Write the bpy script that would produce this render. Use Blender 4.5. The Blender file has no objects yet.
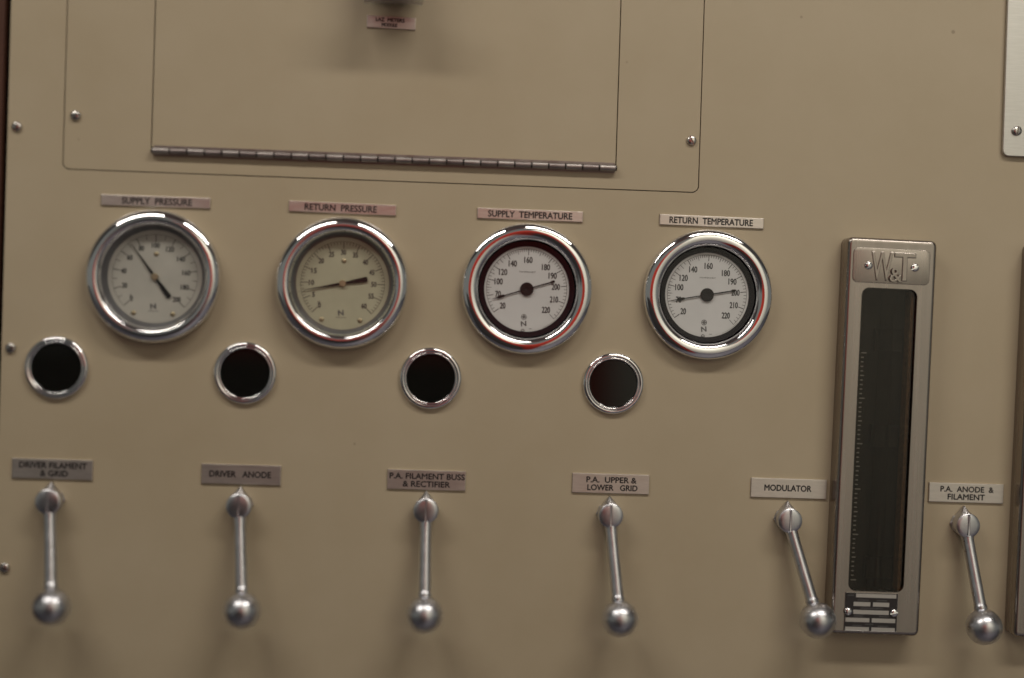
import bpy, bmesh, math, random
from mathutils import Matrix, Vector
random.seed(7)
scene = bpy.context.scene
COL = scene.collection
R = math.radians
MM = 0.001
PITCH = 0.1524            # the controls stand on a six inch pitch

# ------------------------------------------------------------------ camera
cam = bpy.data.cameras.new('camera')
camo = bpy.data.objects.new('camera', cam); COL.objects.link(camo)
_r = Vector((0.99746, -0.06424, 0.0309)); _d = Vector((0.0303, -0.01032, -0.99949)); _f = Vector((0.06452, 0.99788, -0.00835))
camo.matrix_world = Matrix(((_r.x, -_d.x, -_f.x, -0.04063), (_r.y, -_d.y, -_f.y, -1.20539), (_r.z, -_d.z, -_f.z, 0.00673), (0, 0, 0, 1)))
cam.sensor_width = 36.0; cam.lens = 1450 / 1024 * 36
cam.clip_start = 0.02; cam.clip_end = 100
cam.dof.use_dof = True; cam.dof.focus_distance = 1.222; cam.dof.aperture_fstop = 0.66
scene.camera = camo

# ------------------------------------------------------------------ light
world = bpy.data.worlds.new('World'); scene.world = world; world.use_nodes = True
bg = world.node_tree.nodes['Background']
bg.inputs['Color'].default_value = (1.0, 1.0, 0.89, 1); bg.inputs['Strength'].default_value = 0.16

def strip_lamp(name, x, y, z, length, watts):
    l = bpy.data.lights.new(name, 'AREA'); l.shape = 'RECTANGLE'; l.size = length; l.size_y = 0.15
    l.energy = watts; l.color = (1.0, 0.93, 0.83)
    o = bpy.data.objects.new(name, l); COL.objects.link(o); o.location = (x, y, z)
    return o
strip_lamp('overhead_strip_lamp', -0.84, -0.92, 1.17, 1.05, 10.8)
strip_lamp('overhead_strip_lamp', 0.62, -0.92, 1.17, 1.05, 12.0)
strip_lamp('overhead_strip_lamp', 1.30, -2.20, 2.35, 1.80, 95.0)  # added lamp above the ceiling, hidden from the chrome, brightens the pale wall

scene.view_settings.view_transform = 'Standard'; scene.view_settings.look = 'None'
scene.view_settings.exposure = 0.0; scene.view_settings.gamma = 1.0
scene.render.engine = 'CYCLES'
scene.cycles.max_bounces = 10

# ------------------------------------------------------------------ materials
def mat(name, color, metallic=0.0, rough=0.5, var=0.0, vscale=20.0, bump=0.0, bscale=400.0, stretch=(1, 1, 1), rvar=0.0, spec=0.5, coat=0.0):
    m = bpy.data.materials.new(name); m.use_nodes = True
    nt = m.node_tree; b = nt.nodes['Principled BSDF']
    b.inputs['Base Color'].default_value = (*color, 1); b.inputs['Metallic'].default_value = metallic
    b.inputs['Roughness'].default_value = rough; b.inputs['Specular IOR Level'].default_value = spec
    b.inputs['Coat Weight'].default_value = coat
    tc = nt.nodes.new('ShaderNodeTexCoord'); mp = nt.nodes.new('ShaderNodeMapping')
    geo = nt.nodes.new('ShaderNodeNewGeometry')
    nt.links.new(geo.outputs['Position'], mp.inputs['Vector']); mp.inputs['Scale'].default_value = stretch
    if var > 0 or rvar > 0:
        n = nt.nodes.new('ShaderNodeTexNoise'); n.inputs['Scale'].default_value = vscale; n.inputs['Detail'].default_value = 6
        n.inputs['Roughness'].default_value = 0.6
        nt.links.new(mp.outputs[0], n.inputs['Vector'])
        if var > 0:
            mx = nt.nodes.new('ShaderNodeMix'); mx.data_type = 'RGBA'
            mx.inputs['A'].default_value = (*[c * (1 - var) for c in color], 1)
            mx.inputs['B'].default_value = (*[min(1, c * (1 + var)) for c in color], 1)
            cr = nt.nodes.new('ShaderNodeMapRange'); cr.inputs['From Min'].default_value = 0.3; cr.inputs['From Max'].default_value = 0.7
            nt.links.new(n.outputs['Fac'], cr.inputs['Value']); nt.links.new(cr.outputs[0], mx.inputs['Factor'])
            nt.links.new(mx.outputs['Result'], b.inputs['Base Color'])
        if rvar > 0:
            rr = nt.nodes.new('ShaderNodeMapRange'); rr.inputs['From Min'].default_value = 0.3; rr.inputs['From Max'].default_value = 0.7
            rr.inputs['To Min'].default_value = max(0.01, rough - rvar); rr.inputs['To Max'].default_value = rough + rvar
            nt.links.new(n.outputs['Fac'], rr.inputs['Value']); nt.links.new(rr.outputs[0], b.inputs['Roughness'])
    if bump > 0:
        n2 = nt.nodes.new('ShaderNodeTexNoise'); n2.inputs['Scale'].default_value = bscale; n2.inputs['Detail'].default_value = 3
        nt.links.new(mp.outputs[0], n2.inputs['Vector'])
        bp = nt.nodes.new('ShaderNodeBump'); bp.inputs['Strength'].default_value = bump; bp.inputs['Distance'].default_value = 0.0006
        nt.links.new(n2.outputs['Fac'], bp.inputs['Height']); nt.links.new(bp.outputs[0], b.inputs['Normal'])
    return m

def glass_mat(name, tint=(1, 1, 1), f0=0.034):
    m = bpy.data.materials.new(name); m.use_nodes = True; nt = m.node_tree; nt.nodes.clear()
    out = nt.nodes.new('ShaderNodeOutputMaterial'); mx = nt.nodes.new('ShaderNodeMixShader')
    tr = nt.nodes.new('ShaderNodeBsdfTransparent'); tr.inputs['Color'].default_value = (*tint, 1)
    g = nt.nodes.new('ShaderNodeBsdfGlossy'); g.inputs['Roughness'].default_value = 0.03
    lw = nt.nodes.new('ShaderNodeLayerWeight'); pw = nt.nodes.new('ShaderNodeMath'); pw.operation = 'POWER'; pw.inputs[1].default_value = 5
    nt.links.new(lw.outputs['Facing'], pw.inputs[0]); lw.inputs['Blend'].default_value = 0.5
    fr = nt.nodes.new('ShaderNodeMath'); fr.operation = 'MULTIPLY_ADD'; fr.inputs[1].default_value = 0.95; fr.inputs[2].default_value = f0
    nt.links.new(pw.outputs[0], fr.inputs[0]); nt.links.new(fr.outputs[0], mx.inputs['Fac']); nt.links.new(tr.outputs[0], mx.inputs[1]); nt.links.new(g.outputs[0], mx.inputs[2])
    nt.links.new(mx.outputs[0], out.inputs['Surface'])
    return m

def paint_mat():
    m = mat('beige_paint', (0.42, 0.355, 0.245), rough=0.42, bump=0.06, bscale=900)
    nt = m.node_tree; b = nt.nodes['Principled BSDF']; geo = [n for n in nt.nodes if n.type == 'NEW_GEOMETRY'][0]
    # faint uneven ageing and a few small dark specks of grime
    n1 = nt.nodes.new('ShaderNodeTexNoise'); n1.inputs['Scale'].default_value = 7; n1.inputs['Detail'].default_value = 8; n1.inputs['Roughness'].default_value = 0.65
    nt.links.new(geo.outputs['Position'], n1.inputs['Vector'])
    r1 = nt.nodes.new('ShaderNodeMapRange'); r1.inputs['From Min'].default_value = 0.3; r1.inputs['From Max'].default_value = 0.7
    nt.links.new(n1.outputs['Fac'], r1.inputs['Value'])
    mx = nt.nodes.new('ShaderNodeMix'); mx.data_type = 'RGBA'
    mx.inputs['A'].default_value = (0.418, 0.347, 0.238, 1); mx.inputs['B'].default_value = (0.458, 0.387, 0.275, 1)
    nt.links.new(r1.outputs[0], mx.inputs['Factor'])
    v = nt.nodes.new('ShaderNodeTexVoronoi'); v.inputs['Scale'].default_value = 17; v.inputs['Randomness'].default_value = 1
    nt.links.new(geo.outputs['Position'], v.inputs['Vector'])
    lt = nt.nodes.new('ShaderNodeMapRange'); lt.inputs['From Min'].default_value = 0.020; lt.inputs['From Max'].default_value = 0.034
    lt.inputs['To Min'].default_value = 0.5; lt.inputs['To Max'].default_value = 0.0
    nt.links.new(v.outputs['Distance'], lt.inputs['Value'])
    mx2 = nt.nodes.new('ShaderNodeMix'); mx2.data_type = 'RGBA'; mx2.inputs['B'].default_value = (0.16, 0.12, 0.08, 1)
    nt.links.new(lt.outputs[0], mx2.inputs['Factor']); nt.links.new(mx.outputs['Result'], mx2.inputs['A'])
    nt.links.new(mx2.outputs['Result'], b.inputs['Base Color'])
    rr = nt.nodes.new('ShaderNodeMapRange'); rr.inputs['From Min'].default_value = 0.3; rr.inputs['From Max'].default_value = 0.7
    rr.inputs['To Min'].default_value = 0.36; rr.inputs['To Max'].default_value = 0.5
    nt.links.new(n1.outputs['Fac'], rr.inputs['Value']); nt.links.new(rr.outputs[0], b.inputs['Roughness'])
    return m

M = dict(
    paint=paint_mat(),
    dark=mat('dark_void', (0.012, 0.011, 0.010), rough=0.8),
    brown=mat('brown_enamel', (0.085, 0.035, 0.022), rough=0.4, var=0.15, vscale=15, bump=0.05),
    chrome=mat('chrome', (0.80, 0.80, 0.82), 1.0, 0.05, rvar=0.03, vscale=60),
    screw=mat('screw_steel', (0.56, 0.54, 0.52), 1.0, 0.24, rvar=0.08, vscale=300, var=0.1),
    satin=mat('satin_aluminium', (0.60, 0.605, 0.64), 1.0, 0.32, rvar=0.06, vscale=120, var=0.08, bump=0.0),
    hinge=mat('hinge_steel', (0.36, 0.33, 0.32), 0.9, 0.40, rvar=0.08, vscale=120, var=0.15),
    hinge2=mat('shaded_hinge_steel', (0.27, 0.235, 0.23), 0.9, 0.42, rvar=0.08, vscale=120, var=0.15),  # darker copy: puts the dark reflections on alternate knuckles into the colour
    stainless=mat('brushed_stainless', (0.35, 0.315, 0.29), 1.0, 0.26, rvar=0.03, vscale=30, var=0.10, bump=0.03, bscale=300, stretch=(6, 6, 0.2)),
    alu=mat('brushed_aluminium', (0.60, 0.59, 0.58), 1.0, 0.36, rvar=0.06, vscale=60, var=0.07, bump=0.1, bscale=300, stretch=(1, 1, 14)),
    tag=mat('engraved_plate', (0.66, 0.62, 0.58), 0.85, 0.34, rvar=0.06, vscale=90, var=0.07, stretch=(1, 1, 5)),
    ink=mat('black_ink', (0.018, 0.015, 0.016), rough=0.5),
    greyink=mat('grey_ink', (0.10, 0.10, 0.10), rough=0.6),
    dial_white=mat('white_dial', (0.58, 0.585, 0.58), rough=0.5, var=0.03, vscale=40),
    dial_cream=mat('cream_dial', (0.40, 0.39, 0.28), rough=0.5, var=0.07, vscale=35),
    dial_grey=mat('grey_dial', (0.42, 0.41, 0.365), rough=0.5, var=0.07, vscale=35),
    dialink=mat('dial_ink', (0.03, 0.03, 0.03), rough=0.6),
    blackring=mat('black_ring', (0.006, 0.005, 0.008), rough=0.6, spec=0.1),
    innerring=mat('dark_inner_ring', (0.16, 0.16, 0.17), 0.6, 0.38, var=0.1, vscale=80),
    pointer=mat('pointer_black', (0.010, 0.009, 0.009), rough=0.55, spec=0.2),
    brass=mat('dull_rivet', (0.42, 0.36, 0.24), 0.8, 0.4),
    lens=mat('dark_lens', (0.006, 0.006, 0.005), rough=0.06, spec=0.35),
    glass=glass_mat('clear_glass'),
    smoke=glass_mat('smoked_glass', (0.72, 0.70, 0.66), 0.028),
    scale=mat('pale_scale_ink', (0.50, 0.50, 0.48), rough=0.6),
    cavity=mat('cavity_black', (0.012, 0.011, 0.009), rough=0.6, var=0.3, vscale=60),
    gasket=mat('cork_gasket', (0.17, 0.09, 0.04), rough=0.8, var=0.5, vscale=250),
    floor=mat('floor_tile', (0.10, 0.095, 0.12), rough=0.45, var=0.15, vscale=8),
    ceiling=mat('ceiling_paint', (0.30, 0.30, 0.31), rough=0.7, var=0.05, vscale=5),
    wall=mat('pale_wall_paint', (0.80, 0.80, 0.70), rough=0.6, var=0.04, vscale=3),
    red=mat('stand_in_red', (0.70, 0.055, 0.035), rough=0.4, var=0.06, vscale=6),
    greybox=mat('stand_in_grey', (0.09, 0.085, 0.09), rough=0.5, var=0.08, vscale=6),
)

# ------------------------------------------------------------------ helpers (depth d is measured out of the panel, towards -Y)
def obj(name, me, m, parent=None, loc=(0, 0, 0), rot=(0, 0, 0)):
    o = bpy.data.objects.new(name, me); COL.objects.link(o)
    if m and len(me.materials) == 0: me.materials.append(m)
    o.parent = parent; o.location = loc; o.rotation_euler = rot
    return o

def thing(name, label, cat, loc=(0, 0, 0), group=None, rot=(0, 0, 0)):
    o = bpy.data.objects.new(name, None); COL.objects.link(o); o.location = loc; o.rotation_euler = rot
    o.empty_display_size = 0.02
    o['label'] = label; o['category'] = cat
    if group: o['group'] = group
    return o

def finish(bm, name, angle=35):
    bmesh.ops.recalc_face_normals(bm, faces=bm.faces)
    me = bpy.data.meshes.new(name); bm.to_mesh(me); bm.free()
    me.polygons.foreach_set('use_smooth', [True] * len(me.polygons)); me.set_sharp_from_angle(angle=R(angle))
    return me

def lathe(name, prof, n=96, cap0=False, cap1=False, angle=35):
    """profile of (radius mm, depth mm), turned about the axis pointing out of the panel"""
    bm = bmesh.new(); rings = []
    for r, d in prof:
        if r < 1e-6: rings.append([bm.verts.new((0, -d * MM, 0))])
        else: rings.append([bm.verts.new((r * MM * math.cos(2 * math.pi * k / n), -d * MM, r * MM * math.sin(2 * math.pi * k / n))) for k in range(n)])
    for a, b in zip(rings, rings[1:]):
        for k in range(n):
            k2 = (k + 1) % n
            if len(a) == 1 and len(b) == 1: continue
            if len(a) == 1: bm.faces.new((a[0], b[k], b[k2]))
            elif len(b) == 1: bm.faces.new((a[k], a[k2], b[0]))
            else: bm.faces.new((a[k], a[k2], b[k2], b[k]))
    if cap0: bm.faces.new(rings[0])
    if cap1: bm.faces.new(rings[-1])
    return finish(bm, name, angle)

def bez(pts, n=8):
    """smooth a coarse profile with Catmull-Rom"""
    out = []
    P = [pts[0]] + list(pts) + [pts[-1]]
    for i in range(1, len(P) - 2):
        for k in range(n):
            t = k / n
            out.append(tuple(0.5 * (2 * P[i][j] + (P[i + 1][j] - P[i - 1][j]) * t + (2 * P[i - 1][j] - 5 * P[i][j] + 4 * P[i + 1][j] - P[i + 2][j]) * t * t + (3 * P[i][j] - P[i - 1][j] - 3 * P[i + 1][j] + P[i + 2][j]) * t ** 3) for j in (0, 1)))
    out.append(pts[-1]); return out

def rrect(x0, x1, z0, z1, r, n=8, rs=None):
    rs = rs or (r, r, r, r); pts = []
    for (cx, cz, a0), q in zip(((x1, z1, 0), (x0, z1, 90), (x0, z0, 180), (x1, z0, 270)), rs):
        sx = -1 if cx == x1 else 1; sz = -1 if cz == z1 else 1
        if q <= 0: pts.append((cx, cz)); continue
        for k in range(n + 1):
            a = R(a0 + 90 * k / n); pts.append((cx + sx * q + q * math.cos(a), cz + sz * q + q * math.sin(a)))
    return pts

def sheet(name, outer, holes, d_front, d_back, bevel=0.0, angle=14, open_back=False):
    """flat sheet (x, z outline in metres), with holes, between two depths in metres"""
    bm = bmesh.new(); loops = []
    for L in [outer] + list(holes):
        vs = [bm.verts.new((x, -d_front, z)) for x, z in L]
        es = [bm.edges.new((vs[i], vs[(i + 1) % len(vs)])) for i in range(len(vs))]
        loops.append((vs, es))
    if holes: bmesh.ops.triangle_fill(bm, edges=[e for _, es in loops for e in es], use_beauty=True, use_dissolve=False)
    else: bm.faces.new(loops[0][0])
    front = list(bm.faces)
    backs = []
    for vs, es in loops:
        ws = [bm.verts.new((v.co.x, -d_back, v.co.z)) for v in vs]
        for i in range(len(vs)):
            j = (i + 1) % len(vs); bm.faces.new((vs[i], vs[j], ws[j], ws[i]))
        backs.append(ws)
    if not open_back:
        m = {}
        for (vs, _), ws in zip(loops, backs):
            for a, b in zip(vs, ws): m[a] = b
        for f in front: bm.faces.new([m[v] for v in reversed(f.verts)])
    bmesh.ops.recalc_face_normals(bm, faces=bm.faces)
    if bevel > 0:
        es = [e for e in bm.edges if len(e.link_faces) == 2 and all(abs(v.co.y + d_front) < 1e-7 for v in e.verts) and e.calc_face_angle(0) > 0.8]
        bmesh.ops.bevel(bm, geom=es, offset=bevel, segments=3, profile=0.5, affect='EDGES', clamp_overlap=True)
    return finish(bm, name, angle)

def box(name, x0, x1, d0, d1, z0, z1, bevel=0.0, seg=3):
    bm = bmesh.new()
    bmesh.ops.create_cube(bm, size=1)
    for v in bm.verts:
        v.co = ((x0 + x1) / 2 + v.co.x * (x1 - x0), -((d0 + d1) / 2 + v.co.y * (d1 - d0)), (z0 + z1) / 2 + v.co.z * (z1 - z0))
    if bevel: bmesh.ops.bevel(bm, geom=list(bm.edges), offset=bevel, segments=seg, profile=0.5, affect='EDGES')
    return finish(bm, name)

def text_geo(body, w=None, h=None, bold=0.0, extrude=0.0, bevel=0.0, spacing=1.0):
    """list of verts (x, z) and faces for one word or line, centred, fitted to w x h metres"""
    cu = bpy.data.curves.new('t', 'FONT'); cu.body = body; cu.size = 1; cu.offset = bold; cu.resolution_u = 3; cu.space_character = spacing
    cu.extrude = extrude; cu.bevel_depth = bevel
    o = bpy.data.objects.new('t', cu); COL.objects.link(o)
    dg = bpy.context.evaluated_depsgraph_get(); dg.update()
    me = bpy.data.meshes.new_from_object(o.evaluated_get(dg))
    bpy.data.objects.remove(o); bpy.data.curves.remove(cu)
    vs = [v.co.copy() for v in me.vertices]; fs = [tuple(p.vertices) for p in me.polygons]
    bpy.data.meshes.remove(me)
    x0 = min(v.x for v in vs); x1 = max(v.x for v in vs); y0 = min(v.y for v in vs); y1 = max(v.y for v in vs)
    sy = h / (y1 - y0) if h else None; sx = w / (x1 - x0) if w else None
    sx = sx or sy; sy = sy or sx
    return [((v.x - (x0 + x1) / 2) * sx, (v.y - (y0 + y1) / 2) * sy, v.z) for v in vs], fs

class Flat:
    """collects flat print in (x, z) metres at one depth"""
    def __init__(s): s.v = []; s.f = []
    def bold(s, vs, fs, cx=0, cz=0, rot=0, b=0.0002):
        for k, (dx, dz) in enumerate(((0, 0), (b, 0), (-b, 0), (0, b), (0, -b))): s.add(vs, fs, cx + dx, cz + dz, rot, k * 4e-6)
    def add(s, vs, fs, cx=0, cz=0, rot=0, lift=0.0):
        b = len(s.v); c, q = math.cos(rot), math.sin(rot)
        s.v += [(cx + v[0] * c - v[1] * q, cz + v[0] * q + v[1] * c, lift) for v in vs]; s.f += [tuple(i + b for i in f) for f in fs]
    def quad(s, x0, x1, z0, z1): s.add([(x0, z0), (x1, z0), (x1, z1), (x0, z1)], [(0, 1, 2, 3)])
    def bar(s, a, r0, r1, w, w2=None):
        w2 = w if w2 is None else w2
        c, q = math.cos(a), math.sin(a)
        s.add([(r0 * c + w / 2 * q, r0 * q - w / 2 * c), (r0 * c - w / 2 * q, r0 * q + w / 2 * c), (r1 * c - w2 / 2 * q, r1 * q + w2 / 2 * c), (r1 * c + w2 / 2 * q, r1 * q - w2 / 2 * c)], [(0, 1, 2, 3)])
    def arc(s, r, w, a0, a1, n=64, cx=0, cz=0):
        vs = []; 
        for k in range(n + 1):
            a = a0 + (a1 - a0) * k / n
            vs += [(cx + (r - w / 2) * math.cos(a), cz + (r - w / 2) * math.sin(a)), (cx + (r + w / 2) * math.cos(a), cz + (r + w / 2) * math.sin(a))]
        s.add(vs, [(2 * k, 2 * k + 1, 2 * k + 3, 2 * k + 2) for k in range(n)])
    def mesh(s, name, d):
        me = bpy.data.meshes.new(name); me.from_pydata([(x, -d - l, z) for x, z, l in s.v], [], s.f)
        # make every face look out of the panel
        bm = bmesh.new(); bm.from_mesh(me)
        for f in bm.faces:
            f.normal_update()
            if f.normal.y > 0: f.normal_flip()
        bm.to_mesh(me); bm.free(); return me

def screw_mesh(name, r, h, slot, d0=0.0):
    """domed slotted head: two half domes with a real slot between them, on a thin collar; mm"""
    bm = bmesh.new(); s = slot / 2; N = 12; K = 6
    for sg in (1, -1):
        rows = []
        for k in range(K + 1):
            rr = s * 1.02 + (r - s * 1.02) * k / K
            a = math.acos(s / rr); dd = d0 + h * (0.45 + 0.55 * math.sqrt(max(0, 1 - (rr / r) ** 2)))
            rows.append([bm.verts.new((sg * rr * math.cos(-a + 2 * a * j / N) * MM, -dd * MM, rr * math.sin(-a + 2 * a * j / N) * MM)) for j in range(N + 1)])
        base = [bm.verts.new((v.co.x, -d0 * MM, v.co.z)) for v in rows[-1]]
        for A, B in list(zip(rows, rows[1:])) + [(rows[-1], base)]:
            for j in range(N): bm.faces.new((A[j], A[j + 1], B[j + 1], B[j]))
        # wall of the slot
        e1 = [row[0] for row in rows]; e2 = [row[-1] for row in rows]
        lo1 = bm.verts.new((s * sg * MM, -d0 * MM, e1[0].co.z)); 
        bm.faces.new(e1 + [base[0]] + [base[-1]] + list(reversed(e2)))
        bm.verts.remove(lo1)
    ring = [bm.verts.new((r * 0.985 * math.cos(2 * math.pi * k / 24) * MM, -(d0 + h * 0.04) * MM, r * 0.985 * math.sin(2 * math.pi * k / 24) * MM)) for k in range(24)]
    bm.faces.new(ring)
    return finish(bm, name, 40)

def lettering(parent, lines, d, bold=0.00023, m='ink', name='lettering'):
    F = Flat()
    for body, w, h, cx, cz in lines:
        vs, fs = text_geo(body, w, h); F.bold(vs, fs, cx, cz, 0, bold)
    return obj(name, F.mesh(name, d), M[m], parent)

# ------------------------------------------------------------------ setting behind and below
floor = box('floor', -11, 11, -0.6, 3.6, -1.27, -1.25); fo = obj('floor', floor, M['floor']); fo['kind'] = 'structure'
ceil = obj('ceiling', box('ceiling', -11, 11, -0.6, 1.75, 1.23, 1.27), M['ceiling']); ceil['kind'] = 'structure'
wall = obj('wall', box('wall', 0.42, 3.4, 3.3, 3.4, -1.25, 2.80), M['wall']); wall['kind'] = 'structure'

# ------------------------------------------------------------------ the cabinet front
X0, X1, Z0, Z1 = -0.3790, 1.02, -1.25, 0.74
AX0, AX1, AZ0, AZ1 = -0.3345, 0.1905, 0.1238, 0.420      # access panel opening
DX0, DX1, DZ0, DZ1 = -0.2638, 0.1202, 0.1440, 0.352      # door in the access panel
GAP = 0.0008
cab = thing('control_cabinet', 'beige painted steel cabinet front carrying all the gauges and handles', 'cabinet', (0, 0, Z0))
def cz(o): o.location.z -= Z0; return o
cz(obj('front_sheet', sheet('front_sheet', rrect(X0, X1, Z0, Z1, 0.002), [rrect(AX0, AX1, AZ0, AZ1, 0.006)], 0.0, -0.004, bevel=0.0004), M['paint'], cab))
cz(obj('body_box', box('body_box', X0 + 0.004, X1 - 0.004, -0.32, -0.012, Z0, Z1 - 0.003), M['dark'], cab))
bodyfl = cz(obj('side_flange', box('side_flange', X0 + 0.0005, X0 + 0.0030, -0.0118, -0.0042, Z0, Z1 - 0.003), M['paint'], cab))
scr = screw_mesh('screw', 4.2, 3.2, 1.1)
for z, a in ((0.1572, 20), (-0.0230, 70), (-0.2022, 115), (-0.382, 40), (0.337, 150)):
    obj('screw', scr, M['screw'], cab, (-0.3715, 0, z - Z0), (0, R(a), 0))

ap = thing('access_panel', 'beige rectangular access panel with a hinged door, set flush above the gauges', 'access panel', (0, 0, AZ0))
def az(o): o.location.z -= AZ0; return o
az(obj('plate', sheet('plate', rrect(AX0 + GAP, AX1 - GAP, AZ0 + GAP, AZ1 - GAP, 0.0052), [rrect(DX0, DX1, DZ0, DZ1, 0.0008, 2)], 0.0, -0.004, bevel=0.0004), M['paint'], ap))
az(obj('mounting_flange', box('mounting_flange', AX0 + 0.03, AX1 - 0.03, -0.0120, -0.0105, AZ0 + 0.012, AZ1 - 0.03), M['dark'], ap))
az(obj('door', sheet('door', rrect(DX0 + GAP, DX1 - GAP, DZ0 + GAP, DZ1 - GAP, 0.0008, 2), [], 0.0002, -0.004, bevel=0.0004), M['paint'], ap))
for x, z, a in ((-0.3248, 0.1680, 75), (0.1828, 0.1676, -25), (-0.3248, 0.376, 40), (0.1828, 0.376, 10)):
    obj('screw', scr, M['screw'], ap, (x, 0, z - AZ0), (0, R(a), 0))
# piano hinge: leaf strips behind, knuckles on a pin
hg = obj('hinge', box('hinge_leaf', -0.2610, 0.1185, 0.0006, 0.0014, 0.1378, 0.1462), M['hinge2'], ap, (0, 0, -AZ0))
def xcyl(name, L, r, n=20, ch=0.0003):
    bm = bmesh.new(); prof = [(-L / 2, r - ch), (-L / 2 + ch, r), (L / 2 - ch, r), (L / 2, r - ch)]
    rows = [[bm.verts.new((x, q * math.cos(2 * math.pi * k / n), q * math.sin(2 * math.pi * k / n))) for k in range(n)] for x, q in prof]
    for A, B in zip(rows, rows[1:]):
        for k in range(n): bm.faces.new((A[k], A[(k + 1) % n], B[(k + 1) % n], B[k]))
    bm.faces.new(rows[0]); bm.faces.new(rows[-1]); return finish(bm, name)
NK = 27; PK = (0.1195 + 0.2620) / NK
kA = xcyl('knuckle', PK - 0.0010, 0.00300); kA.materials.append(M['hinge'])
kB = xcyl('knuckle', PK - 0.0010, 0.00288); kB.materials.append(M['hinge2'])
for i in range(NK):
    obj('knuckle', kA if i % 2 == 0 else kB, None, hg, (-0.2620 + PK * (i + 0.5), -0.0036, 0.1416 + random.uniform(-1, 1) * 0.00008))
obj('pin', xcyl('pin', 0.383, 0.0022), M['dark'], hg, (-0.07125, -0.0036, 0.1416))
# lift latch of the door: base plate, body and overhanging lip
la = obj('latch', box('latch_plate', -0.1000, -0.0385, 0.0002, 0.0022, 0.2800, 0.3400, 0.0006), M['alu'], ap, (0, 0, -AZ0))
obj('latch_body', box('latch_body', -0.0900, -0.0480, 0.0022, 0.036, 0.2840, 0.3300, 0.003), M['satin'], la)
obj('latch_lip', box('latch_lip', -0.0912, -0.0470, 0.0200, 0.050, 0.2670, 0.2860, 0.0018), M['satin'], la)

post = thing('corner_post', 'dark reddish brown steel post beside the beige cabinet edge', 'post', (-0.40, 0, Z0))
obj('post_face', box('post_face', -0.062, 0.0172, -0.08, 0.001, 0, Z1 - Z0, 0.001), M['brown'], post)

# ------------------------------------------------------------------ name plates
def nameplate(x, z, w, h, lines, label, group, tilt=0.0, name='name_plate'):
    t = thing(name, label, 'name plate', (x, 0, z), group, (0, R(-tilt), 0))
    pts = [(-w / 2, -h / 2), (w / 2, -h / 2), (w / 2, h / 2), (-w / 2, h / 2)]
    obj('plate', sheet('plate', pts, [], 0.0018, 0.0, bevel=0.0004), M['tag'], t)
    lettering(t, lines, 0.00188)
    return t
GZ = 0.1003
for i, (word, x, lw) in enumerate((('SUPPLY  PRESSURE', -0.2582, .0565), ('RETURN  PRESSURE', -0.1061, .0590), ('SUPPLY  TEMPERATURE', 0.0492, .0700), ('RETURN  TEMPERATURE', 0.2020, .0705))):
    nameplate(x, GZ, 0.0882, 0.0088, [(word, lw, 0.0052, (0.001, -0.0015, 0, -0.0005)[i], 0)], 'thin engraved plate reading ' + ' '.join(word.split()) + ' above a chrome gauge', 'engraved plates above the gauges', (0.1, -0.45, -0.15, -0.35)[i])
HZ = (-0.1209, -0.1216, -0.1225, -0.1218, -0.1222, -0.1225)
HX = (-0.3352, -0.1825, -0.0302, 0.1237, 0.2749, 0.4280)
HT = (('DRIVER FILAMENT', .0540, '& GRID', .0220), ('DRIVER   ANODE', .0500, None, 0), ('P.A. FILAMENT BUSS', .0620, '& RECTIFIER', .0390), ('P.A.  UPPER &', .0420, 'LOWER   GRID', .0420), ('MODULATOR', .0400, None, 0), ('P.A.  ANODE  &', .0460, 'FILAMENT', .0320))
for i, (a, wa, b, wb) in enumerate(HT):
    if b: L = [(a, wa, .0047, 0.0005, .0031), (b, wb, .0047, (0.0015 if i in (0, 3) else 0), -.0034)]
    else: L = [(a, wa, .0050, -.0008, .0002)]
    nameplate(HX[i], HZ[i], 0.0648, 0.0163, L, 'engraved plate reading ' + ' '.join((a + ' ' + (b or '')).split()) + ' above a ball handle', 'engraved plates above the handles', (-.3, -.25, -.2, -.25, -.4, -.3)[i])
nameplate(-0.0707, 0.2548, 0.0402, 0.0100, [('LAZ  METERS', .0235, .0030, -.001, .0021), ('MODULE', .0125, .0028, -.0015, -.0021)], 'small pale two line plate under the door latch', None, -0.9)

# ------------------------------------------------------------------ gauges
bez_temp = [(53.8, 0), (54.3, 0.6), (54.3, 6.0)] + bez([(54.3, 6.4), (54.0, 8.4), (53.1, 9.9), (51.8, 10.8), (49.6, 11.7), (47.2, 12.0), (44.8, 11.6), (43.0, 10.7), (41.6, 9.2), (40.7, 7.2), (40.3, 5.0)], 8) + [(40.0, 3.2)]
bez_press = [(53.6, 0), (54.2, 0.6), (54.2, 8.0)] + bez([(54.2, 8.4), (53.8, 11.2), (52.6, 13.2), (51.0, 14.4), (48.8, 15.4), (46.6, 15.6), (44.6, 14.9), (43.0, 13.2), (42.0, 11.0)], 8) + [(41.8, 9.5)]
ME_INNER = lathe('inner_ring', [(42.1, 10.4), (41.3, 9.6), (39.6, 4.6), (38.2, 1.7)], 128, angle=60)
ME_BT = lathe('bezel', bez_temp, 160, angle=60); ME_BP = lathe('bezel', bez_press, 160, angle=60)
ME_RING = lathe('retaining_ring', [(40.1, 3.0), (39.9, 5.0), (35.6, 3.4), (35.4, 1.6)], 128)
ME_DT = lathe('dial', [(37.5, 0.4), (37.5, 2.0), (0, 2.0)], 96, angle=30); ME_DP = lathe('dial', [(39.6, 0.4), (39.6, 1.6), (0, 1.6)], 96, angle=30)
ME_GL = lathe('glass', [(39.75, 5.4), (0, 5.4)], 96); ME_GP = lathe('glass', [(40.1, 5.2), (0, 5.2)], 96)
ME_RIV = lathe('rivet', [(2.1, 0), (2.1, 0.3), (1.6, 0.75), (0, 0.9)], 24, angle=60)
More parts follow.
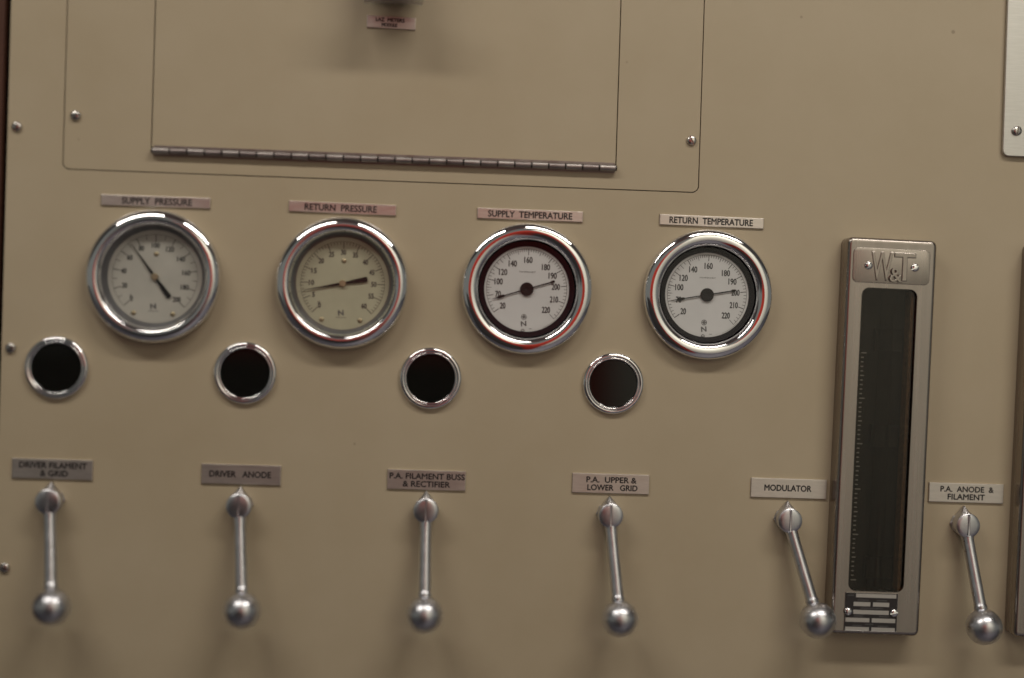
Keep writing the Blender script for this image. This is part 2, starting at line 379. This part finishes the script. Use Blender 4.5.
U = 0.000207    # metres per enlarged photograph pixel on the dials
def numerals(parent, items, h, d, w1=None):
    F = Flat()
    for s, ang, rr in items:
        vs, fs = text_geo(s, (w1 * len(s) if w1 else None), h); F.bold(vs, fs, rr * math.cos(R(ang)), rr * math.sin(R(ang)), 0, 0.00019)
    return obj('numerals', F.mesh('numerals', d), M['dialink'], parent)

def prism(name, outline, d0, d1): return sheet(name, outline, [], d1, d0, bevel=0.0001)

def temp_gauge(x, z, label, ang):
    t = thing('temperature_gauge', label, 'gauge', (x, 0, z), 'chrome rimmed dial gauges')
    obj('bezel', ME_BT, M['chrome'], t); obj('retaining_ring', ME_RING, M['blackring'], t)
    obj('dial', ME_DT, M['dial_white'], t)
    vals = [(20, 216), (70, 191.2), (100, 166.5), (120, 146), (140, 120.5), (160, 88.5), (180, 50.5), (190, 29), (200, 6.2), (210, -19), (220, -45.5)]
    numerals(t, [(str(v), a, (0.0243 if v != 220 else 0.0235)) for v, a in vals], 0.0050, 0.00212, 0.00222)
    F = Flat(); F.arc(0.0335, 0.00030, R(-46), R(216.5), 120)
    tick = {20: 216.5, 70: 191, 100: 167, 120: 146.5, 140: 121, 160: 88.8, 180: 52, 190: 30, 200: 6, 210: -19, 220: -46}
    ks = list(tick)
    for a, b in zip(ks, ks[1:]):
        n = max(2, round((b - a) / (2 if b > 140 else 5))) if b > 100 else (5 if a == 20 else 6)
        for k in range(n):
            th = tick[a] + (tick[b] - tick[a]) * k / n
            L = 0.0052 if k == 0 else (0.0040 if (n % 2 == 0 and k == n // 2) else 0.0024)
            F.bar(R(th), 0.0335 - L, 0.0335, 0.00058 if k == 0 else 0.00040)
    F.bar(R(-46), 0.0283, 0.0335, 0.00042); F.arc(0.0348, 0.0002, R(-66), R(-40), 20)
    obj('scale_marks', F.mesh('scale_marks', 0.0021), M['dialink'], t)
    E = Flat()
    vs, fs = text_geo('FAHRENHEIT', 0.0135, 0.0012, 0.0); W_ = Flat(); W_.add(vs, fs, 0.0003, 0.0143); obj('wordmark', W_.mesh('wordmark', 0.00211), M['greyink'], t)
    E.arc(0.0021, 0.0005, 0, 2 * math.pi, 24, -0.0017, -0.0232); E.arc(0.0010, 0.0005, 0, 2 * math.pi, 16, -0.0017, -0.0232)
    E.quad(-0.0019, -0.0015, -0.0255, -0.0210); E.quad(-0.0038, 0.0004, -0.0234, -0.0230)
    vs, fs = text_geo('N', 0.0042, 0.0040, 0.0); E.bold(vs, fs, -0.0018, -0.0288, 0.1, 0.00025)
    E.arc(0.0013, 0.0006, 0, math.pi, 16, -0.0024, -0.0348); E.quad(-0.0040, -0.0008, -0.0353, -0.0348)
    E.quad(0.0028, 0.0052, -0.0331, -0.0327)
    obj('emblem', E.mesh('emblem', 0.00211), M['greyink'], t)
    # pointer: long thin arm with a spade before its tip, short arm with a blunt tail
    o = [(0.0, 0.00050), (0.0190, 0.00042), (0.0200, 0.00105), (0.0245, 0.00120), (0.0262, 0.00042), (0.0302, 0.00012)]
    tail = [(0.0, 0.00045), (-0.0205, 0.00050), (-0.0215, 0.0010), (-0.0238, 0.0010), (-0.0242, 0.0004)]
    up = list(reversed(tail[1:])) + o
    pts = [(a, b) for a, b in up] + [(a, -b) for a, b in reversed(up)]
    p = obj('pointer', prism('pointer', pts, 0.0030, 0.0034), M['pointer'], t, (0, 0, 0), (0, -R(ang), 0))
    obj('hub', lathe('hub', [(5.6, 2.0), (5.6, 3.6), (5.2, 4.0), (1.3, 4.1), (0.9, 3.9), (0, 3.9)], 48), M['pointer'], p)
    obj('glass', ME_GL, M['glass'], t)

def press_gauge(x, z, label, ang, top, step, minor):
    t = thing('pressure_gauge', label, 'gauge', (x, 0, z), 'chrome rimmed dial gauges')
    obj('bezel', ME_BP, M['chrome'], t); obj('inner_ring', ME_INNER, M['innerring'], t); d_ = obj('dial', ME_DP.copy(), M['dial_grey' if top > 100 else 'dial_cream'], t)
    n = top // step; A = lambda v: 225 - 270 * v / top
    numerals(t, [(str(v), A(v), 0.0256 if v else 0.0262) for v in range(0, top + 1, step)], 0.0041, 0.00172, 0.00205 if top < 100 else 0.0021)
    F = Flat()
    for k in range(n * minor + 1):
        L = 0.0062 if k % minor == 0 else (0.0040 if (k * 2) % minor == 0 else 0.0026)
        F.bar(R(225 - 270 * k / (n * minor)), 0.0345 - L, 0.0345, 0.0006 if k % minor == 0 else 0.0004)
    F.arc(0.0345, 0.00025, R(-45), R(225), 120)
    obj('scale_marks', F.mesh('scale_marks', 0.0017), M['dialink'], t)
    E = Flat(); vs, fs = text_geo('N', 0.0042, 0.0042); E.bold(vs, fs, -0.0008, -0.0243, 0.1, 0.0003); E.quad(-0.0048, 0.0036, -0.0284, -0.0280)
    vs, fs = text_geo('0', 0.002, 0.003, 0.02); E.add(vs, fs, -0.0190, -0.0165)
    obj('emblem', E.mesh('emblem', 0.00171), M['greyink'], t)
    for rx, rz in ((0.0006, 0.0187), (-0.0165, -0.0300), (0.0152, -0.0302)): obj('rivet', ME_RIV, M['brass'], t, (rx, -0.0016, rz))
    pts = [(-0.0208, 0.0016), (-0.0198, 0.0021), (-0.0100, 0.0016), (-0.0040, 0.0009), (0.004, 0.0010), (0.0330, 0.00015)]
    pts = pts + [(a, -b) for a, b in reversed(pts)]
    p = obj('pointer', prism('pointer', pts, 0.0028, 0.0032), M['pointer'], t, (0, 0, 0), (0, -R(ang), 0))
    obj('hub', lathe('hub', [(2.9, 1.6), (2.9, 3.6), (2.5, 4.1), (0, 4.2)], 32), M['brass'], p)
    obj('glass', ME_GP, M['glass'], t)

GX = [-0.2571, -0.1042, 0.0482, 0.1998]
press_gauge(GX[0], 0.0388, 'chrome gauge with cream 0 to 200 dial under the SUPPLY PRESSURE plate', 126.8, 200, 20, 2)
press_gauge(GX[1], 0.0383, 'chrome gauge with cream 0 to 60 dial under the RETURN PRESSURE plate', 191.7, 60, 5, 5)
temp_gauge(GX[2], 0.0385, 'chrome gauge with black ringed white dial under the SUPPLY TEMPERATURE plate', 197.6)
temp_gauge(GX[3], 0.0386, 'chrome gauge with black ringed white dial under the RETURN TEMPERATURE plate', 190.6)

# ------------------------------------------------------------------ round sight glasses
ME_SR = lathe('rim', [(25.9, 0), (25.9, 1.2)] + bez([(25.9, 1.4), (25.5, 3.0), (24.5, 4.1), (23.2, 4.5), (22.1, 4.1)], 6) + bez([(22.0, 3.2), (21.4, 3.9), (20.5, 3.8), (19.8, 2.8)], 5) + [(19.4, 1.2)], 128, angle=50)
ME_SL = lathe('lens', [(19.9, 0.3), (19.6, 1.9), (0, 2.0)], 96)
for i, near in enumerate(('above the DRIVER FILAMENT plate', 'above the DRIVER ANODE plate', 'above the FILAMENT BUSS plate', 'above the UPPER and LOWER GRID plate')):
    t = thing('sight_glass', 'round black sight glass in a chrome rim ' + near, 'sight glass', (-0.3341 + i * PITCH, 0, -0.0379), 'round sight glasses in a row')
    obj('rim', ME_SR, M['chrome'], t); obj('lens', ME_SL, M['lens'], t)

# ------------------------------------------------------------------ ball handles
def hub_mesh():
    bm = bmesh.new(); N = 48; rows = []
    # depth mm, circle radius mm, apex height mm
    for d, r, ap in ((0.0, 9.2, 14.6), (4.0, 9.6, 15.8), (6.0, 10.0, 15.6), (11.5, 10.4, 12.0), (13.6, 10.4, 10.6), (14.9, 10.0, 10.1), (15.4, 9.2, 9.2), (15.8, 7.0, 7.0), (16.1, 4.0, 4.0), (16.2, 1.0, 1.0)):
        row = []
        for k in range(N):
            a = 2 * math.pi * k / N; x = r * math.cos(a); z = r * math.sin(a)
            if ap > r + .1 and z > 0:
                # teardrop: tangent lines from the apex
                zt = r * r / ap
                if z > zt:
                    xt = math.sqrt(r * r - zt * zt); f = x / xt if xt else 0
                    z = ap - (ap - zt) * abs(x) / xt
            row.append(bm.verts.new((x * MM, -d * MM, z * MM)))
        rows.append(row)
    for A, B in zip(rows, rows[1:]):
        for k in range(N): bm.faces.new((A[k], A[(k + 1) % N], B[(k + 1) % N], B[k]))
    bm.faces.new(rows[0]); bm.faces.new(rows[-1])
    return finish(bm, 'hub', 32)
def axis_lathe(name, prof, n=40, angle=40):
    """profile of (radius mm, distance mm) along local -Z"""
    bm = bmesh.new(); rows = []
    for r, l in prof:
        if r < 1e-6: rows.append([bm.verts.new((0, 0, -l * MM))])
        else: rows.append([bm.verts.new((r * MM * math.cos(2 * math.pi * k / n), r * MM * math.sin(2 * math.pi * k / n), -l * MM)) for k in range(n)])
    for a, b in zip(rows, rows[1:]):
        for k in range(n):
            k2 = (k + 1) % n
            if len(a) == 1: bm.faces.new((a[0], b[k], b[k2]))
            elif len(b) == 1: bm.faces.new((a[k], a[k2], b[0]))
            else: bm.faces.new((a[k], a[k2], b[k2], b[k]))
    return finish(bm, name, angle)
ME_HUB = hub_mesh()
ME_BASE = sheet('base', [(-0.0106, 0), (-0.0075, -0.006), (0, -0.0095), (0.0075, -0.006), (0.0106, 0), (0.008, 0.006), (0, 0.0100), (-0.008, 0.006)], [], 0.0025, 0.0, bevel=0.001)
ME_RIDGE = box('ridge', -0.0007, 0.0007, 0.0140, 0.0168, -0.0088, 0.0094, 0.0003, 2)
LV = 85.4
ME_LEVER = axis_lathe('lever', [(0, 2), (5.6, 3), (5.6, 8), (5.2, 12), (4.9, 20), (4.9, 40), (5.0, 60), (5.0, LV - 20), (5.05, LV - 18.2), (5.5, LV - 17.2), (5.6, LV - 16.0), (5.4, LV - 14.8), (5.2, LV - 12)], 40, 50)
b_r = 14.9
ME_BALL = axis_lathe('knob', [(0 if k == 0 or k == 28 else b_r * math.sin(math.pi * k / 28), LV - b_r * math.cos(math.pi * k / 28)) for k in range(29)], 56, 60)
HUBX = (-334.8, -182.3, -30.0, 122.8, 273.4, 425.3); HUBZ = (-146.0, -146.0, -146.4, -147.0, -147.8, -148.6)
BX = (-325.4, -175.1, -28.7, 130.7, 295.4, 435.1); BZ = (-227.1, -228.4, -230.0, -229.8, -229.3, -230.1)
for i, lab in enumerate(('DRIVER FILAMENT', 'DRIVER ANODE', 'FILAMENT BUSS', 'UPPER and LOWER GRID', 'MODULATOR', 'ANODE and FILAMENT')):
    extra = ' swung well to one side' if i == 4 else ''
    t = thing('ball_handle', 'satin metal lever handle with ball end' + extra + ' under the ' + lab + ' plate', 'handle', (HUBX[i] * MM, 0, HUBZ[i] * MM), 'ball ended lever handles')
    obj('base', ME_BASE, M['satin'], t); obj('hub', ME_HUB, M['satin'], t, (0, -0.0008, 0)); obj('ridge', ME_RIDGE, M['satin'], t, (0, -0.0008, 0))
    dx = (BX[i] - HUBX[i]); dz = (BZ[i] - HUBZ[i])
    v = Vector((dx, -23.5, dz)).normalized()
    q = Vector((0, 0, -1)).rotation_difference(v).to_euler()
    lv = obj('lever', ME_LEVER, M['satin'], t, (0, -0.0085, 0), q)
    obj('knob', ME_BALL, M['satin'], t, (0, -0.0085, 0), q)

# ------------------------------------------------------------------ tube flow meters
FX0, FX1, FZ0, FZ1, FD = 0.3130, 0.3890, -0.2408, 0.0905, 0.020
scr_s = screw_mesh('screw', 3.3, 2.4, 0.8)
def housing_mesh(hole, br=0.0034, NS=8):
    """pressed housing: straight sides, a rounded front edge, and a window cut through the front"""
    bm = bmesh.new()
    steps = [(0.0, 0.0), (0.0, FD - br)] + [(br - br * math.cos(R(90 * k / NS)), FD - br + br * math.sin(R(90 * k / NS))) for k in range(1, NS + 1)] + [(br + 0.0005, FD)]
    rows = []
    for ins, d in steps:
        L = rrect(FX0 + ins, FX1 - ins, FZ0 + ins, FZ1 - ins, max(0.0010, 0.0052 - ins), 6)
        rows.append([bm.verts.new((x, -d, z)) for x, z in L])
    n = len(rows[0])
    for A, B in zip(rows, rows[1:]):
        for k in range(n): bm.faces.new((A[k], A[(k + 1) % n], B[(k + 1) % n], B[k]))
    hv = [bm.verts.new((x, -FD, z)) for x, z in hole]
    es = [bm.edges.new((hv[i], hv[(i + 1) % len(hv)])) for i in range(len(hv))]
    es += [bm.edges.get((rows[-1][i], rows[-1][(i + 1) % n])) for i in range(n)]
    bmesh.ops.triangle_fill(bm, edges=es, use_beauty=True)
    # rolled lip of the window
    prev = hv
    cxm = (FX0 + FX1) / 2
    for dd in (0.0006, FD - 0.001):
        nx = [bm.verts.new((v.co.x, -FD + dd, v.co.z)) for v in hv]
        for k in range(len(hv)): bm.faces.new((prev[k], prev[(k + 1) % len(hv)], nx[(k + 1) % len(hv)], nx[k]))
        prev = nx
    me = finish(bm, 'housing', 30)
    return me
def flow_meter(dx, label, full=True):
    t = thing('flow_meter', label, 'flow meter', (FX0 + dx - 0.0042, 0, FZ0), 'stainless tube flow meters', (0, R(0.8), 0))
    def ob(name, me, m, par=None, off=(0, 0, 0), rot=(0, 0, 0)):
        return obj(name, me, M[m], par or t, (-FX0 + off[0], off[1], -FZ0 + off[2]) if par is None else off, rot)
    wx0, wx1, wz0, wz1 = FX0 + 0.0135, FX1 - 0.0152, -0.2042, 0.0490
    hole = rrect(wx0, wx1, wz0, wz1, 0.0065)
    ob('housing', housing_mesh(hole), 'stainless')
    ob('back_plate', sheet('back_plate', rrect(wx0 - .004, wx1 + .004, wz0 - .004, wz1 + .004, 0.004), [], 0.003, 0.0005), 'cavity')
    ob('glass', sheet('glass', rrect(wx0 - .0005, wx1 + .0005, wz0 - .0005, wz1 + .0005, 0.0068), [], 0.0172, 0.0160), 'smoke')
    ob('gasket', box('gasket', wx1 - 0.0040, wx1 - 0.0012, 0.0030, 0.0156, wz0 + 0.001, wz1 - 0.002), 'gasket')
    cx = (wx0 + wx1) / 2
    ob('metering_tube', axis_lathe('metering_tube', [(6.0, 0), (6.0, 4), (5.2, 6), (6.6, 240), (7.2, 243), (7.2, 248)], 32), 'smoke', None, (cx + 0.002, -0.0100, wz1 - 0.003))
    for zz in (0.006, -0.075, -0.186):
        ob('float_guide', box('float_guide', cx - 0.006, wx1 - 0.006, 0.003, 0.006, zz - 0.009, zz + 0.009, 0.0005), 'cavity')
    F = Flat()
    z = -0.0055; k = 0
    while z > wz0 + 0.006:
        F.quad(wx0 + 0.0032, wx0 + (0.0078 if k % 10 == 0 else 0.0064 if k % 5 == 0 else 0.0055), z - 0.0005, z + 0.0005); z -= 0.0038; k += 1
    ob('scale_marks', F.mesh('scale_marks', 0.0159), 'scale')
    if not full: return
    px0, px1, pz0, pz1 = FX0 + 0.0048, FX1 - 0.0060, 0.0530, 0.0820
    e = ob('emblem_plate', sheet('emblem_plate', rrect(px0, px1, pz0, pz1, 0.0045), [], FD + 0.0008, FD - 0.0002, bevel=0.0004, angle=40), 'stainless')
    def emb(ch, w, h, x, zc, ex):
        vs, fs = text_geo(ch, w, h, 0.0, 0.5, 0.022)
        me = bpy.data.meshes.new('raised_letter'); me.from_pydata([(a, -(FD + 0.0007) - (0.0 if c < 0 else ex * (0.45 + 0.55 * min(1, max(0, (c - 0.5) / 0.022)))), b) for a, b, c in vs], [], fs)
        bm = bmesh.new(); bm.from_mesh(me); bmesh.ops.remove_doubles(bm, verts=bm.verts, dist=1e-6); bmesh.ops.recalc_face_normals(bm, faces=bm.faces); bm.to_mesh(me); bm.free()
        obj('raised_letter', me, M['stainless'], e, (x, 0, zc))
    emb('W', 0.0185, 0.0245, px0 + 0.0243, 0.0672, 0.0012); emb('T', 0.0185, 0.0240, px0 + 0.0437, 0.0674, 0.0011); emb('&', 0.0112, 0.0122, px0 + 0.0361, 0.0602, 0.0026)
    for x, zz, a in ((0.3308, 0.0672, 35), (0.3702, 0.0672, 60), (0.3272, -0.2212, 20), (0.3663, -0.2212, 75)):
        ob('screw', scr_s, 'chrome', None, (x, -FD - 0.0008, zz), (0, R(a), 0))
    # data plate: bare metal fields left in black print
    qx0, qx1, qz0, qz1 = 0.3245, 0.3690, -0.2371, -0.2054
    d = ob('data_plate', box('data_plate', qx0, qx1, FD - 0.0002, FD + 0.0007, qz0, qz1, 0.0002, 1), 'alu')
    B = Flat(); W = qx1 - qx0; H = qz1 - qz0
    fields = [(.20, .97, .02, .12), (.16, .48, .24, .35), (.53, .84, .24, .35), (.16, .84, .45, .56), (.02, .475, .66, .77), (.52, .97, .66, .77), (.02, .475, .90, 1.0), (.52, .97, .90, 1.0)]
    ys = sorted({0, 1} | {f[2] for f in fields} | {f[3] for f in fields})
    for y0, y1 in zip(ys, ys[1:]):
        x = 0.0
        for f in sorted(f for f in fields if f[2] <= y0 + 1e-6 and f[3] >= y1 - 1e-6):
            B.quad(qx0 + x * W, qx0 + f[0] * W, qz1 - y1 * H, qz1 - y0 * H); x = f[1]
        B.quad(qx0 + x * W, qx1, qz1 - y1 * H, qz1 - y0 * H)
    obj('black_print', B.mesh('black_print', FD + 0.00078), M['ink'], d)
    T = Flat(); rr = random.Random(3)
    for y, spans in ((.07, [(.04, .16)]), (.19, [(.24, .44), (.60, .80)]), (.40, [(.30, .72)]), (.61, [(.18, .34), (.66, .84)]), (.82, [(.40, .56)]), (.865, [(.16, .34), (.64, .84)])):
        for a, b in spans:
            x = a
            while x < b:
                w = rr.uniform(.012, .03); T.quad(qx0 + x * W, qx0 + min(b, x + w) * W, qz1 - (y + .016) * H, qz1 - (y - .016) * H); x += w + .012
    obj('fine_print', T.mesh('fine_print', FD + 0.00084), M['greyink'], d)
flow_meter(0.0, 'tall stainless flow meter with raised W and T letters between two ball handles')
flow_meter(0.1524 + 0.0045, 'stainless flow meter cut off by the frame, beyond the ANODE and FILAMENT plate', True)

# ------------------------------------------------------------------ bare aluminium plate at upper right
t = thing('aluminium_plate', 'bare aluminium plate with rounded corner and slotted screws above the flow meters', 'metal plate', (0.4488, 0, 0.1645))
obj('plate', sheet('plate', rrect(0, 0.30, 0, 0.36, 0.0055), [], 0.0042, 0.0012, bevel=0.0006), M['alu'], t)
obj('spacer', sheet('spacer', rrect(0.004, 0.296, 0.004, 0.356, 0.004), [], 0.0012, 0.0), M['dark'], t)
for x, zz, a in ((0.0112, 0.0215, 4), (0.2888, 0.0215, 60), (0.0112, 0.3385, 30), (0.2888, 0.3385, 10)):
    obj('screw', scr, M['screw'], t, (x, -0.0042, zz), (0, R(a), 0))

# ------------------------------------------------------------------ added stand-ins behind the camera, seen only in the chrome
t = thing('red_stand_in', 'red box standing in for a red clothed person, mirrored in the chrome rims', 'cabinet', (-0.03, -1.80, -1.25))  # added for its red reflection, in place of the person at the camera
obj('body_box', box('body_box', -0.42, 0.37, -0.15, 0.15, 0, 1.74, 0.01), M['red'], t)
obj('door', box('door', -0.40, 0.35, 0.152, 0.168, 0.06, 1.72, 0.004), M['red'], t)  # made-up door and handle on the stand-in
obj('handle', box('handle', 0.28, 0.305, 0.168, 0.19, 0.95, 1.10, 0.004), M['chrome'], t)
t = thing('grey_stand_in', 'low dark grey box standing in for dark trousers, in front of the red one', 'cabinet', (-0.54, -1.46, -1.25))  # added to darken the low reflections, in place of dark trousers
obj('body_box', box('body_box', -0.66, 0.66, -0.15, 0.14, 0, 1.21, 0.01), M['greybox'], t)
for k in (-1, 1): obj('door', box('door', -0.31 + k * 0.325, 0.31 + k * 0.325, 0.142, 0.158, 0.06, 1.19, 0.004), M['greybox'], t)  # made-up doors on the stand-in
